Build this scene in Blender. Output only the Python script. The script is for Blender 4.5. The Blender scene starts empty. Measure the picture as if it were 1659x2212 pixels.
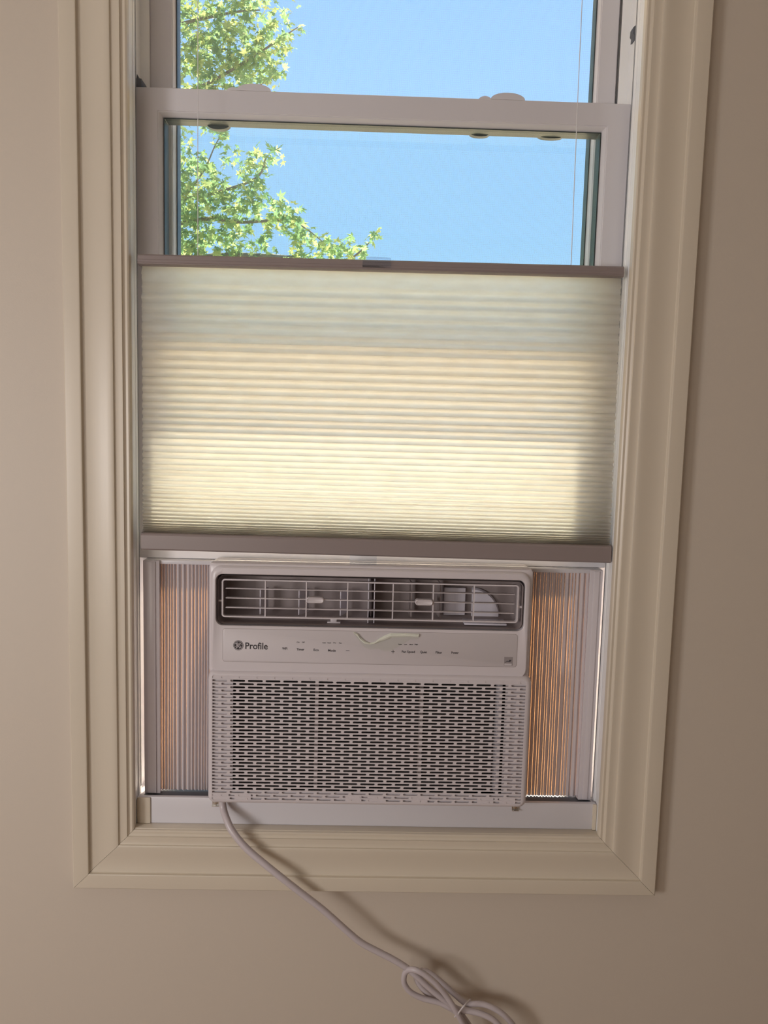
import bpy, bmesh, math, random
from mathutils import Vector, Matrix
PI = math.pi
C = bpy.context.scene.collection
sc = bpy.context.scene
H = 1.45            # eye height above the floor; all heights below are given relative to it

# ---------------------------------------------------------------- camera
cam = bpy.data.cameras.new('camera'); co = bpy.data.objects.new('camera', cam); C.objects.link(co)
cam.sensor_fit = 'VERTICAL'; cam.sensor_height = 36; cam.sensor_width = 27
cam.lens = 36 * 1660 / 2212
cam.clip_start = 0.02; cam.clip_end = 400
R = ((0.99950215, -0.0183728, 0.02564953), (0.02357595, -0.10534245, -0.9941565), (0.02096742, 0.99426627, -0.10485685))
m = Matrix.Identity(4)
for i in range(3):
    m[i][0] = R[0][i]; m[i][1] = -R[1][i]; m[i][2] = -R[2][i]
m[0][3], m[1][3], m[2][3] = 0, -1.2, H
co.matrix_world = m
sc.camera = co

# ---------------------------------------------------------------- world, sun, room light, exposure
w = bpy.data.worlds.new('sky'); sc.world = w; w.use_nodes = True
nt = w.node_tree; nt.nodes.clear()
tc = nt.nodes.new('ShaderNodeTexCoord'); sx = nt.nodes.new('ShaderNodeSeparateXYZ'); cr = nt.nodes.new('ShaderNodeValToRGB')
bg = nt.nodes.new('ShaderNodeBackground'); wo = nt.nodes.new('ShaderNodeOutputWorld')
nt.links.new(tc.outputs['Generated'], sx.inputs[0]); nt.links.new(sx.outputs['Z'], cr.inputs[0])
e = cr.color_ramp.elements
e[0].position = 0.0; e[0].color = (0.58, 0.77, 0.95, 1)
e[1].position = 1.0; e[1].color = (0.16, 0.33, 0.75, 1)
x_ = e.new(0.22); x_.color = (0.38, 0.63, 0.97, 1)
x_ = e.new(0.5); x_.color = (0.30, 0.55, 0.95, 1)
nt.links.new(cr.outputs[0], bg.inputs[0]); bg.inputs[1].default_value = 1.55
nt.links.new(bg.outputs[0], wo.inputs[0])

sun = bpy.data.lights.new('sun', 'SUN'); sun.energy = 27.0; sun.angle = math.radians(6.0); sun.color = (1, 0.84, 0.62)
so = bpy.data.objects.new('sun', sun); C.objects.link(so)
az, el = math.radians(18), math.radians(50)
sd = Vector((math.sin(az) * math.cos(el), math.cos(az) * math.cos(el), math.sin(el)))
so.rotation_euler = sd.to_track_quat('Z', 'Y').to_euler(); so.location = (4, 6, 6)

def area(name, loc, target, sx, sy, power, color):
    l = bpy.data.lights.new(name, 'AREA'); l.shape = 'RECTANGLE'; l.size = sx; l.size_y = sy; l.energy = power; l.color = color
    o = bpy.data.objects.new(name, l); C.objects.link(o); o.location = loc
    o.rotation_euler = (Vector(target) - Vector(loc)).to_track_quat('-Z', 'Y').to_euler()
    return o
area('room_window_light', (-1.75, -1.75, H - 0.15), (0, 0, H - 0.5), 0.45, 0.6, 18.5, (1.0, 0.95, 0.93))
area('room_fill_light', (-1.3, -2.9, H - 0.15), (0, 0, H - 0.3), 1.3, 1.1, 15, (1.0, 0.92, 0.86))

sc.view_settings.view_transform = 'Standard'; sc.view_settings.look = 'None'
sc.view_settings.exposure = 0.0; sc.view_settings.gamma = 1.0; sc.view_settings.use_curve_mapping = False
sc.cycles.max_bounces = 14; sc.cycles.transparent_max_bounces = 24; sc.cycles.transmission_bounces = 12; sc.cycles.diffuse_bounces = 6

# ---------------------------------------------------------------- materials
def nodes(name):
    mt = bpy.data.materials.new(name); mt.use_nodes = True
    return mt, mt.node_tree, mt.node_tree.nodes['Principled BSDF'], mt.node_tree.nodes['Material Output']
def paint(name, col, rough=0.5, metal=0.0, var=0.04, scale=6.0, bump=0.0, bscale=300.0, spec=0.5, detail=3.0):
    mt, t, b, o = nodes(name)
    b.inputs['Roughness'].default_value = rough; b.inputs['Metallic'].default_value = metal
    b.inputs['Specular IOR Level'].default_value = spec
    tx = t.nodes.new('ShaderNodeTexCoord')
    n = t.nodes.new('ShaderNodeTexNoise'); n.inputs['Scale'].default_value = scale; n.inputs['Detail'].default_value = detail
    t.links.new(tx.outputs['Object'], n.inputs['Vector'])
    mx = t.nodes.new('ShaderNodeMix'); mx.data_type = 'RGBA'
    mx.inputs['A'].default_value = tuple(c * (1 - var) for c in col) + (1,)
    mx.inputs['B'].default_value = tuple(min(1, c * (1 + var)) for c in col) + (1,)
    t.links.new(n.outputs['Fac'], mx.inputs['Factor']); t.links.new(mx.outputs['Result'], b.inputs['Base Color'])
    if bump:
        n2 = t.nodes.new('ShaderNodeTexNoise'); n2.inputs['Scale'].default_value = bscale; n2.inputs['Detail'].default_value = 2
        t.links.new(tx.outputs['Object'], n2.inputs['Vector'])
        bp = t.nodes.new('ShaderNodeBump'); bp.inputs['Strength'].default_value = bump; bp.inputs['Distance'].default_value = 0.001
        t.links.new(n2.outputs['Fac'], bp.inputs['Height']); t.links.new(bp.outputs['Normal'], b.inputs['Normal'])
    return mt
def thin_glass(name, col, fres=1.45, gloss=(1, 1, 1, 1), rough=0.0):
    mt = bpy.data.materials.new(name); mt.use_nodes = True; t = mt.node_tree; t.nodes.clear()
    o = t.nodes.new('ShaderNodeOutputMaterial'); mx = t.nodes.new('ShaderNodeMixShader'); f = t.nodes.new('ShaderNodeFresnel')
    a = t.nodes.new('ShaderNodeBsdfTransparent'); g = t.nodes.new('ShaderNodeBsdfGlossy')
    ge = t.nodes.new('ShaderNodeNewGeometry'); mi = t.nodes.new('ShaderNodeMix')      # same reflectance on both faces of the thin pane
    mi.inputs['A'].default_value = fres; mi.inputs['B'].default_value = 1 / fres
    t.links.new(ge.outputs['Backfacing'], mi.inputs['Factor']); t.links.new(mi.outputs['Result'], f.inputs[0])
    a.inputs[0].default_value = col + (1,); g.inputs[0].default_value = gloss; g.inputs['Roughness'].default_value = rough
    t.links.new(f.outputs[0], mx.inputs[0]); t.links.new(a.outputs[0], mx.inputs[1]); t.links.new(g.outputs[0], mx.inputs[2]); t.links.new(mx.outputs[0], o.inputs[0])
    return mt
def sheet(name, dcol, tcol, tfac, scale=60.0, var=0.2, forward=0.0, stretch=(1, 1, 1)):
    """thin translucent sheet: reflected, diffusely transmitted and forward scattered light"""
    mt = bpy.data.materials.new(name); mt.use_nodes = True; t = mt.node_tree; t.nodes.clear()
    o = t.nodes.new('ShaderNodeOutputMaterial'); mx = t.nodes.new('ShaderNodeMixShader')
    a = t.nodes.new('ShaderNodeBsdfDiffuse'); b = t.nodes.new('ShaderNodeBsdfTranslucent')
    a.inputs[0].default_value = dcol + (1,)
    tx = t.nodes.new('ShaderNodeTexCoord'); mp = t.nodes.new('ShaderNodeMapping'); mp.inputs['Scale'].default_value = stretch
    n = t.nodes.new('ShaderNodeTexNoise'); n.inputs['Scale'].default_value = scale; n.inputs['Detail'].default_value = 5
    t.links.new(tx.outputs['Object'], mp.inputs[0]); t.links.new(mp.outputs[0], n.inputs['Vector'])
    c = t.nodes.new('ShaderNodeMix'); c.data_type = 'RGBA'
    c.inputs['A'].default_value = tuple(v * (1 - var) for v in tcol) + (1,); c.inputs['B'].default_value = tuple(min(1, v * (1 + var)) for v in tcol) + (1,)
    t.links.new(n.outputs['Fac'], c.inputs['Factor']); t.links.new(c.outputs['Result'], b.inputs[0])
    mx.inputs[0].default_value = tfac
    t.links.new(a.outputs[0], mx.inputs[1]); t.links.new(b.outputs[0], mx.inputs[2]); last = mx
    if forward:
        r = t.nodes.new('ShaderNodeBsdfRefraction'); r.inputs['IOR'].default_value = 1.38; r.inputs['Roughness'].default_value = 0.85
        t.links.new(c.outputs['Result'], r.inputs['Color'])
        m2 = t.nodes.new('ShaderNodeMixShader'); m2.inputs[0].default_value = forward
        t.links.new(mx.outputs[0], m2.inputs[1]); t.links.new(r.outputs[0], m2.inputs[2]); last = m2
    t.links.new(last.outputs[0], o.inputs[0])
    return mt
M = {}
M['wall'] = paint('wall_paint', (0.585, 0.52, 0.445), 0.55, var=0.03, scale=1.2, bump=0.12, bscale=420)
M['trim'] = paint('trim_paint', (0.64, 0.575, 0.475), 0.34, var=0.03, scale=5, bump=0.05, bscale=90)
M['ceiling'] = paint('ceiling_paint', (0.8, 0.78, 0.74), 0.8)
M['floor'] = paint('floor_wood', (0.30, 0.19, 0.11), 0.4, var=0.25, scale=3)
M['vinyl'] = paint('white_vinyl', (0.66, 0.65, 0.69), 0.32, var=0.02)
M['frame_vinyl_lit'] = paint('frame_vinyl_lit', (0.90, 0.91, 0.92), 0.3, var=0.02)  # whiter copy of the vinyl, daylight on the jambs put into the colour
M['vinyl_edge'] = paint('vinyl_gasket', (0.10, 0.11, 0.13), 0.5)
M['spacer'] = paint('glazing_spacer', (0.035, 0.05, 0.05), 0.4)
M['glass'] = thin_glass('green_tinted_glass', (0.94, 0.98, 0.975))
M['glass_up'] = thin_glass('clear_window_glass', (0.95, 0.98, 0.98))
M['screen'] = paint('screen_wire', (0.30, 0.31, 0.33), 0.5)
M['plastic'] = paint('white_plastic', (0.64, 0.60, 0.63), 0.3, var=0.015, spec=0.45)
M['panelp'] = paint('control_plate_plastic', (0.59, 0.555, 0.58), 0.42, var=0.015)
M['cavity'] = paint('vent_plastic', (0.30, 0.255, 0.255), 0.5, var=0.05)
M['scroll'] = paint('blower_scroll', (0.72, 0.70, 0.78), 0.35)
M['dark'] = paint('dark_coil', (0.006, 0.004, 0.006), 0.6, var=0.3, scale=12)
M['ink'] = paint('dark_print', (0.035, 0.03, 0.035), 0.5)
M['greyink'] = paint('grey_print', (0.30, 0.27, 0.28), 0.5)
M['railbar'] = paint('shade_rail', (0.27, 0.225, 0.22), 0.3, var=0.02)
M['cord'] = paint('grey_cord_rubber', (0.54, 0.49, 0.515), 0.33, var=0.03)
M['steel'] = paint('zinc_steel', (0.75, 0.74, 0.72), 0.28, metal=1.0, var=0.1, scale=80)
M['white_cord'] = paint('shade_cord', (0.75, 0.75, 0.78), 0.6)
M['clear'] = thin_glass('clear_plastic', (0.90, 0.92, 0.95), 1.5, rough=0.25)
M['film'] = thin_glass('crinkled_film', (0.97, 0.99, 0.96), 1.30, rough=0.30)
M['fabric'] = sheet('shade_fabric', (0.92, 0.80, 0.65), (1.0, 0.96, 0.89), 0.90, scale=55, var=0.10, forward=0.50, stretch=(0.6, 1, 1.5))
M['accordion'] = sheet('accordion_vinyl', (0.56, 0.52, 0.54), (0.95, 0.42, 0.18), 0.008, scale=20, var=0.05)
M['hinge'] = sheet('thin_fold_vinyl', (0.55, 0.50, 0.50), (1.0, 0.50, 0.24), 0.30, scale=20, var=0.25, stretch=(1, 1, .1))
M['grass'] = paint('ground_outside', (0.50, 0.40, 0.29), 0.9, var=0.3, scale=0.5)
M['bark'] = paint('bark', (0.20, 0.17, 0.14), 0.8, var=0.3, scale=20)
M['blocker'] = paint('sun_blocker_paint', (0.55, 0.50, 0.44), 0.8)
def leafmat(name, source):
    mt = bpy.data.materials.new(name); mt.use_nodes = True; t = mt.node_tree; t.nodes.clear()
    o = t.nodes.new('ShaderNodeOutputMaterial'); mx = t.nodes.new('ShaderNodeMixShader')
    a = t.nodes.new('ShaderNodeBsdfDiffuse'); b = t.nodes.new('ShaderNodeBsdfTranslucent')
    r1 = t.nodes.new('ShaderNodeValToRGB'); r2 = t.nodes.new('ShaderNodeValToRGB')
    for r, cols in ((r1, ((0.12, 0.19, 0.09), (0.18, 0.25, 0.11), (0.30, 0.33, 0.15))), (r2, ((0.22, 0.42, 0.22), (0.40, 0.58, 0.25), (0.70, 0.74, 0.28)))):
        el_ = r.color_ramp.elements; el_[0].color = cols[0] + (1,); el_[1].color = cols[2] + (1,)
        q = el_.new(0.6); q.color = cols[1] + (1,)
        if source == 'object':
            s = t.nodes.new('ShaderNodeObjectInfo'); t.links.new(s.outputs['Random'], r.inputs[0])
        else:
            s = t.nodes.new('ShaderNodeAttribute'); s.attribute_name = 'tint'; t.links.new(s.outputs['Fac'], r.inputs[0])
    t.links.new(r1.outputs[0], a.inputs[0]); t.links.new(r2.outputs[0], b.inputs[0]); mx.inputs[0].default_value = 0.6
    t.links.new(a.outputs[0], mx.inputs[1]); t.links.new(b.outputs[0], mx.inputs[2]); t.links.new(mx.outputs[0], o.inputs[0])
    return mt
M['leaf'] = leafmat('maple_leaf', 'object'); M['leafs'] = leafmat('maple_foliage', 'attr')

# ---------------------------------------------------------------- helpers
def thing(name, loc, label=None, cat=None, kind=None, group=None):
    o = bpy.data.objects.new(name, None); C.objects.link(o); o.empty_display_size = 0.05
    o.location = (loc[0], loc[1], loc[2] + H)
    if label: o['label'] = label
    if cat: o['category'] = cat
    if kind: o['kind'] = kind
    if group: o['group'] = group
    return o
WL = {}
def wloc(o):
    v = Vector((0, 0, 0))
    while o: v += o.location; o = o.parent
    return v
def obj(name, bm, mat, parent=None, smooth=35, label=None, kind=None):
    bmesh.ops.recalc_face_normals(bm, faces=bm.faces)
    me = bpy.data.meshes.new(name)
    vs = [v.co.copy() for v in bm.verts]
    c = Vector([(min(v[i] for v in vs) + max(v[i] for v in vs)) / 2 for i in range(3)])
    for v in bm.verts: v.co -= c
    bm.to_mesh(me); bm.free()
    if smooth:
        for p in me.polygons: p.use_smooth = True
        me.set_sharp_from_angle(angle=math.radians(smooth))
    me.materials.append(M[mat] if isinstance(mat, str) else mat)
    o = bpy.data.objects.new(name, me); C.objects.link(o)
    wl = c + Vector((0, 0, H))
    if parent: o.parent = parent; wl = wl - wloc(parent)
    o.location = wl
    if label: o['label'] = label
    if kind: o['kind'] = kind
    return o
def struct(name, bm, mat, **k): return obj(name, bm, mat, kind='structure', **k)
def B(): return bmesh.new()
def box(bm, x0, x1, y0, y1, z0, z1, bev=0.0, seg=2):
    r = bmesh.ops.create_cube(bm, size=1.0); vs = r['verts']
    for v in vs: v.co = Vector((x0 + (v.co.x + .5) * (x1 - x0), y0 + (v.co.y + .5) * (y1 - y0), z0 + (v.co.z + .5) * (z1 - z0)))
    if bev:
        es = list({e_ for v in vs for e_ in v.link_edges})
        bmesh.ops.bevel(bm, geom=es, offset=bev, segments=seg, affect='EDGES', profile=0.5)
    return bm
def rrect(x0, x1, z0, z1, r, y, n=6):
    pts = []
    r = max(r, 1e-5)
    for cx, cz, a0 in ((x1 - r, z1 - r, 0), (x0 + r, z1 - r, 90), (x0 + r, z0 + r, 180), (x1 - r, z0 + r, 270)):
        for i in range(n + 1):
            a = math.radians(a0 + 90 * i / n); pts.append(Vector((cx + r * math.cos(a), y, cz + r * math.sin(a))))
    return pts
def loft(bm, loops, cap0=False, cap1=False, closed=True):
    rows = [[bm.verts.new(p) for p in L] for L in loops]
    n = len(rows[0])
    for a, b in zip(rows, rows[1:]):
        for i in range(n if closed else n - 1):
            j = (i + 1) % n
            bm.faces.new((a[i], a[j], b[j], b[i]))
    if cap0: bm.faces.new(rows[0])
    if cap1: bm.faces.new(rows[-1])
    return bm
def tube(bm, pts, rad, n=10, caps=True, closed=False):
    pts = [Vector(p) for p in pts]; rads = rad if isinstance(rad, (list, tuple)) else [rad] * len(pts)
    up = None; rings = []
    for i, p in enumerate(pts):
        a = pts[max(i - 1, 0)]; b = pts[min(i + 1, len(pts) - 1)]; t = (b - a).normalized()
        if up is None: up = t.orthogonal().normalized()
        up = (up - t * up.dot(t)).normalized(); s = t.cross(up)
        rings.append([p + (up * math.cos(2 * PI * k / n) + s * math.sin(2 * PI * k / n)) * rads[i] for k in range(n)])
    loft(bm, rings, caps, caps)
    return bm
def spline(pts, sub=5):
    P = [Vector(p) for p in pts]; out = []
    for i in range(len(P) - 1):
        p0, p1, p2, p3 = P[max(i - 1, 0)], P[i], P[i + 1], P[min(i + 2, len(P) - 1)]
        for k in range(sub):
            t = k / sub
            out.append(0.5 * ((2 * p1) + (p2 - p0) * t + (2 * p0 - 5 * p1 + 4 * p2 - p3) * t * t + (3 * p1 - p0 - 3 * p2 + p3) * t ** 3))
    out.append(P[-1]); return out
def prism_xz(bm, poly, y0, y1):
    a = [bm.verts.new((x, y0, z)) for x, z in poly]; b = [bm.verts.new((x, y1, z)) for x, z in poly]; n = len(poly)
    bm.faces.new(a); bm.faces.new(b)
    for i in range(n): bm.faces.new((a[i], a[(i + 1) % n], b[(i + 1) % n], b[i]))
    return bm
def text_bm(s, size, x, y, z, width=None, depth=0.0002, center=True):
    cu = bpy.data.curves.new('t', 'FONT'); cu.body = s; cu.size = size; cu.extrude = depth; cu.resolution_u = 3; cu.offset = size * 0.012
    o = bpy.data.objects.new('t', cu); C.objects.link(o); dg = bpy.context.evaluated_depsgraph_get()
    me = bpy.data.meshes.new_from_object(o.evaluated_get(dg)); bpy.data.objects.remove(o)
    bm = B(); bm.from_mesh(me)
    xs = [v.co.x for v in bm.verts]; ys = [v.co.y for v in bm.verts]; cx = (min(xs) + max(xs)) / 2; cy = (min(ys) + max(ys)) / 2
    k = width / (max(xs) - min(xs)) if width else 1
    for v in bm.verts: v.co = Vector((x + (v.co.x - cx) * k, y - v.co.z, z + (v.co.y - cy)))
    return bm

# ---------------------------------------------------------------- room shell
ZF, ZC = -1.45, 1.15
XL, XR, YB = -2.4, 2.2, -3.3
OX0, OX1, OZ0, OZ1 = -0.41, 0.433, -0.70, 0.93     # rough opening
bm = B()
box(bm, XL, OX0, 0, 0.13, ZF, ZC); box(bm, OX1, XR, 0, 0.13, ZF, ZC); box(bm, OX0, OX1, 0, 0.13, ZF, OZ0); box(bm, OX0, OX1, 0, 0.13, OZ1, ZC)
struct('wall_front', bm, 'wall')
struct('wall_left', box(B(), XL - .1, XL, YB, 0.13, ZF, ZC), 'wall')
struct('wall_right', box(B(), XR, XR + .1, YB, 0.13, ZF, ZC), 'wall')
struct('wall_back', box(B(), XL - .1, XR + .1, YB - .1, YB, ZF, ZC), 'wall')
struct('floor', box(B(), XL - .1, XR + .1, YB - .1, 0.13, ZF - .1, ZF), 'floor')
struct('ceiling', box(B(), XL - .1, XR + .1, YB - .1, 0.13, ZC, ZC + .1), 'ceiling')
struct('sun_blocker', box(B(), -3, 3, 0.13, 1.095, 1.26, 1.36), 'blocker')  # unseen overhang added to keep the sun off the upper shade fabric
gb = B(); box(gb, -60, 60, 0.6, 90, -4.6, -4.5); struct('ground', gb, 'grass')

# window casing: four mitred lengths of moulding
X0, X1, Z0, Z1 = -0.4618, 0.4862, -0.7478, 1.03
prof = [(0, 0), (0.0, .019), (.002, .0215), (.0235, .0225), (.0255, .0216), (.0262, .0172), (.0272, .0160), (.034, .0149), (.044, .0149), (.054, .0158), (.062, .0169),
        (.067, .0172), (.0705, .0169), (.0720, .0162), (.0727, .0136), (.0745, .0131), (.081, .0134), (.0853, .0134), (.0861, .0112), (.089, .0094), (.0925, .0098), (.0945, .0085), (.0955, .006), (.0955, 0)]
def casing(name, side, g=0.0003):
    bm = B(); loops = []
    for u, h in prof:
        if side == 'l': a, b = (X0 + u, Z0 + u + g), (X0 + u, Z1 - u - g)
        elif side == 'r': a, b = (X1 - u, Z0 + u + g), (X1 - u, Z1 - u - g)
        elif side == 'b': a, b = (X0 + u + g, Z0 + u), (X1 - u - g, Z0 + u)
        else: a, b = (X0 + u + g, Z1 - u), (X1 - u - g, Z1 - u)
        loops.append((Vector((a[0], -h, a[1])), Vector((b[0], -h, b[1]))))
    L1 = [bm.verts.new(p[0]) for p in loops]; L2 = [bm.verts.new(p[1]) for p in loops]; n = len(L1)
    for i in range(n):
        j = (i + 1) % n; bm.faces.new((L1[i], L1[j], L2[j], L2[i]))
    bm.faces.new(L1); bm.faces.new(L2)
    return struct(name, bm, 'trim', smooth=28)
casing('trim_1', 'l'); casing('trim_2', 'r'); casing('trim_3', 'b'); casing('trim_4', 't')

# ---------------------------------------------------------------- window: frame, sashes, screen
win = thing('window_1', (0.0115, 0.07, -0.62), kind='structure')
JL, JR = -0.3670, 0.3910
bm = B()                                            # painted jamb extensions and stool
box(bm, OX0, JL, -0.0055, 0.002, -0.69, 0.92, .0006); box(bm, JR, OX1, -0.0055, 0.002, -0.69, 0.92, .0006)
box(bm, OX0, OX1, -0.0055, 0.0125, OZ0, -0.6515, .0006); box(bm, OX0, OX1, -0.0055, 0.03, 0.93, 0.936)
obj('jamb', bm, 'trim', win, label='cream painted jamb lining')
bm = B()                                            # vinyl frame with tracks
def pair(x0, x1, y0, y1, z0, z1, bev=.0004):
    box(bm, x0, x1, y0, y1, z0, z1, bev); box(bm, .0235 - x1, .0235 - x0, y0, y1, z0, z1, bev)
pair(OX0, -0.3680, 0.0024, 0.0120, -0.6513, 0.92); pair(OX0, -0.3690, 0.0124, 0.0250, -0.69, 0.92); pair(OX0, -0.3682, 0.0252, 0.040, -0.69, 0.92)
pair(OX0, -0.3755, 0.040, 0.13, -0.69, 0.92)
pair(-0.3755, -0.3725, 0.0405, 0.044, -0.61, 0.92)
pair(-0.3760, -0.3610, 0.0865, 0.0892, -0.61, 0.92)
pair(-0.3760, -0.3690, 0.0892, 0.1255, -0.61, 0.92)
pair(-0.3760, -0.3560, 0.1255, 0.132, -0.61, 0.92)
box(bm, OX0, OX1, 0.03, 0.13, 0.865, 0.93); 
obj('vinyl_frame', bm, 'frame_vinyl_lit', win)
bm = B(); box(bm, OX0, OX1, 0.0127, 0.13, OZ0, -0.6130, .001); box(bm, JL + .0005, JR - .0005, 0.0120, 0.020, -0.6515, -0.6072, .0012)
obj('sill', bm, 'vinyl', win, label='white vinyl sill under the air conditioner')
bm = B(); box(bm, JL, -0.3455, 0.0095, 0.0125, -0.6512, -0.6075, .0006)
obj('sill_end', bm, 'trim', win)
bm = B(); box(bm, 0.3850, JR, 0.0085, 0.0125, -0.6512, -0.6075, .0006)
obj('sill_end', bm, 'trim', win)
bm = B()
for yy in (0.0345, 0.0375):
    box(bm, -0.3690, -0.3679, yy, yy + .0008, -0.60, .9); box(bm, .3914, .3925, yy, yy + .0008, -0.60, .9)
obj('track_groove', bm, 'vinyl_edge', win)
bm = B(); box(bm, -0.3735, -0.3640, 0.0530, 0.0850, 0.5180, 0.5300, .001); prism_xz(bm, [(-.3725, .53), (-.3690, .53), (-.3715, .537)], .055, .075)
obj('balance_shoe', bm, 'vinyl_edge', win, label='dark balance shoe above the left end of the sash')
bm = B(); prism_xz(bm, [(.3905, .6270), (.3945, .6300), (.3945, .6090), (.3918, .6080), (.3922, .6150), (.3900, .6180)], .045, .06)
obj('balance_clip', bm, 'vinyl_edge', win, label='dark clip in the right jamb track')

def sash(name, x0, x1, z0, z1, ya, yb, gx0, gx1, gz0, gz1, bead, glassmat, gy, parent, label):
    s = thing(name, ((x0 + x1) / 2, ya, z0)); s.parent = parent; s.location = s.location - wloc(parent); s['label'] = label
    bm = B()
    bx0, bx1, bz0, bz1 = gx0 - bead, gx1 + bead, gz0 - bead, gz1 + bead
    loft(bm, [rrect(x0, x1, z0, z1, .0005, yb, 1), rrect(x0, x1, z0, z1, .001, ya + .0015, 1), rrect(x0 + .001, x1 - .001, z0 + .001, z1 - .001, .001, ya, 1),
              rrect(bx0 - .0006, bx1 + .0006, bz0 - .0006, bz1 + .0006, .001, ya, 1), rrect(bx0, bx1, bz0, bz1, .001, ya + .0012, 1),
              rrect(bx0 + .0012, bx1 - .0012, bz0 + .0012, bz1 - .0012, .001, ya + .0016, 1), rrect(gx0 - .001, gx1 + .001, gz0 - .001, gz1 + .001, .001, ya + .0085, 1),
              rrect(gx0, gx1, gz0, gz1, .001, ya + .011, 1), rrect(gx0, gx1, gz0, gz1, .001, yb, 1), rrect(x0, x1, z0, z1, .0005, yb, 1)])
    obj('sash_frame', bm, 'vinyl', s, smooth=30)
    bm = B(); k = .0016                               # glazing spacer
    loft(bm, [rrect(gx0 + .0001, gx1 - .0001, gz0 + .0001, gz1 - .0001, .0005, gy - .004, 1), rrect(gx0 + k, gx1 - k, gz0 + k, gz1 - k, .0005, gy - .004, 1),
              rrect(gx0 + k, gx1 - k, gz0 + k, gz1 - k, .0005, yb - .0015, 1), rrect(gx0 + .0001, gx1 - .0001, gz0 + .0001, gz1 - .0001, .0005, yb - .0015, 1), rrect(gx0 + .0001, gx1 - .0001, gz0 + .0001, gz1 - .0001, .0005, gy - .004, 1)])
    obj('glazing_spacer', bm, 'spacer', s)
    obj('glass_pane', box(B(), gx0 + k, gx1 - k, gy, gy + .0005, gz0 + k, gz1 - k), glassmat, s)
    return s
lo = sash('lower_sash', -0.3725, 0.3950, -0.2165, 0.5165, 0.0500, 0.0855, -0.3322, 0.3532, -0.1640, 0.4755, .0068, 'glass', 0.063, win, 'lower sash, raised and resting on the air conditioner')
up = sash('upper_sash', -0.3665, 0.3815, 0.112, 0.865, 0.0905, 0.1240, -0.3225, 0.3480, 0.138, 0.835, .0045, 'glass_up', 0.105, win, 'upper sash behind the lower one')
for cx in (-0.1925, 0.2035):                         # cam locks on the meeting rail
    bm = B()
    prism_xz(bm, [(cx - .030, .5165), (cx + .030, .5165), (cx + .030, .5200), (cx - .030, .5200)], .062, .080)
    arc = [(cx + .027 * math.cos(PI * k / 14), .5195 + .0105 * math.sin(PI * k / 14)) for k in range(15)]
    prism_xz(bm, arc, .058, .080)
    obj('sash_lock', bm, 'vinyl', lo)
    bm = B(); arc = [(cx - .034 + .012 * math.cos(PI * k / 10), .5190 + .0100 * math.sin(PI * k / 10)) for k in range(11)]
    prism_xz(bm, arc, .0700, .0845)
    obj('lock_lever', bm, 'vinyl', lo)
for cx, wd, hh in ((-0.2515, .018, .0075), (0.1645, .016, .0045), (0.2785, .020, .0040)):
    bm = B(); arc = [(cx + wd * math.cos(PI + PI * k / 12), .4770 + hh * math.sin(PI + PI * k / 12) - .001) for k in range(13)]
    prism_xz(bm, arc, .0800, .0900); obj('rail_tab', bm, 'spacer', lo, label='dark tab hanging below the outer edge of the top rail')

# insect screen: real woven wires
scr = thing('insect_screen', (0.0115, .135, -0.60)); scr.parent = win; scr.location = scr.location - wloc(win)
bm = B()
sx0, sx1, sz0, sz1 = -0.352, 0.375, -0.605, 0.86
loft(bm, [rrect(sx0 - .012, sx1 + .012, sz0 - .006, sz1 + .012, .001, .1325, 1), rrect(sx0, sx1, sz0, sz1, .001, .1325, 1), rrect(sx0, sx1, sz0, sz1, .001, .1385, 1), rrect(sx0 - .012, sx1 + .012, sz0 - .006, sz1 + .012, .001, .1385, 1), rrect(sx0 - .012, sx1 + .012, sz0 - .006, sz1 + .012, .001, .1325, 1)])
obj('screen_frame', bm, 'vinyl', scr)
def wires():
    V = []; F = []; p = 0.00145; r = 0.00010
    def wire(a, b, ax):
        k = len(V)
        for q in (a, b):
            for t in range(3):
                c_, s_ = r * math.cos(2.1 * t), r * math.sin(2.1 * t)
                V.append((q[0] + (c_ if ax == 'z' else 0), q[1] + s_, q[2] + (0 if ax == 'z' else c_)))
        for t in range(3):
            u = (t + 1) % 3; F.append((k + t, k + u, k + 3 + u, k + 3 + t))
    x = sx0 - .5 * 0
    nx = int((sx1 - sx0) / p); nz = int((sz1 - (-0.02)) / p)
    for i in range(1, nx): wire((sx0 + i * p, .1350, sz0), (sx0 + i * p, .1350, sz1), 'z')
    nz = int((sz1 - sz0) / p)
    for i in range(1, nz): wire((sx0, .1352, sz0 + i * p), (sx1, .1352, sz0 + i * p), 'x')
    me = bpy.data.meshes.new('screen_mesh'); me.from_pydata([(v[0], v[1] - .135, v[2]) for v in V], [], F); me.materials.append(M['screen'])
    o = bpy.data.objects.new('screen_mesh', me); C.objects.link(o); o.parent = scr; o.location = Vector((0, .135, H)) - wloc(scr); o['kind'] = 'stuff'
wires()

# ---------------------------------------------------------------- cellular shade
sh = thing('cellular_shade', (0.0143, 0.015, -0.198), 'cream cellular shade across the middle of the window, its fabric hanging between two rails', 'window shade')
def skew(bm):
    for v in bm.verts:
        t = (v.co.z - 0.25) / (-0.195 - 0.25)
        v.co.z += (v.co.x + 0.357) / 0.741 * (0.0032 * (1 - t) - 0.0045 * t) - 0.0008
    return bm
bm = B()
tr = [(.003, .2450), (.003, .2435), (.0065, .2420), (.0265, .2420), (.0265, .2580), (.0060, .2580), (.0030, .2555), (.003, .2500), (.0022, .2492), (.0022, .2460)]
loft(bm, [[Vector((x, y, z)) for y, z in tr] for x in (-0.3575, 0.3838)], True, True); obj('top_rail', skew(bm), 'railbar', sh, smooth=30)
bm = B()
br = [(.003, -.1690), (.0015, -.1715), (.0015, -.1925), (.0035, -.1948), (.0265, -.1948), (.0265, -.1675), (.006, -.1675)]
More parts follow.
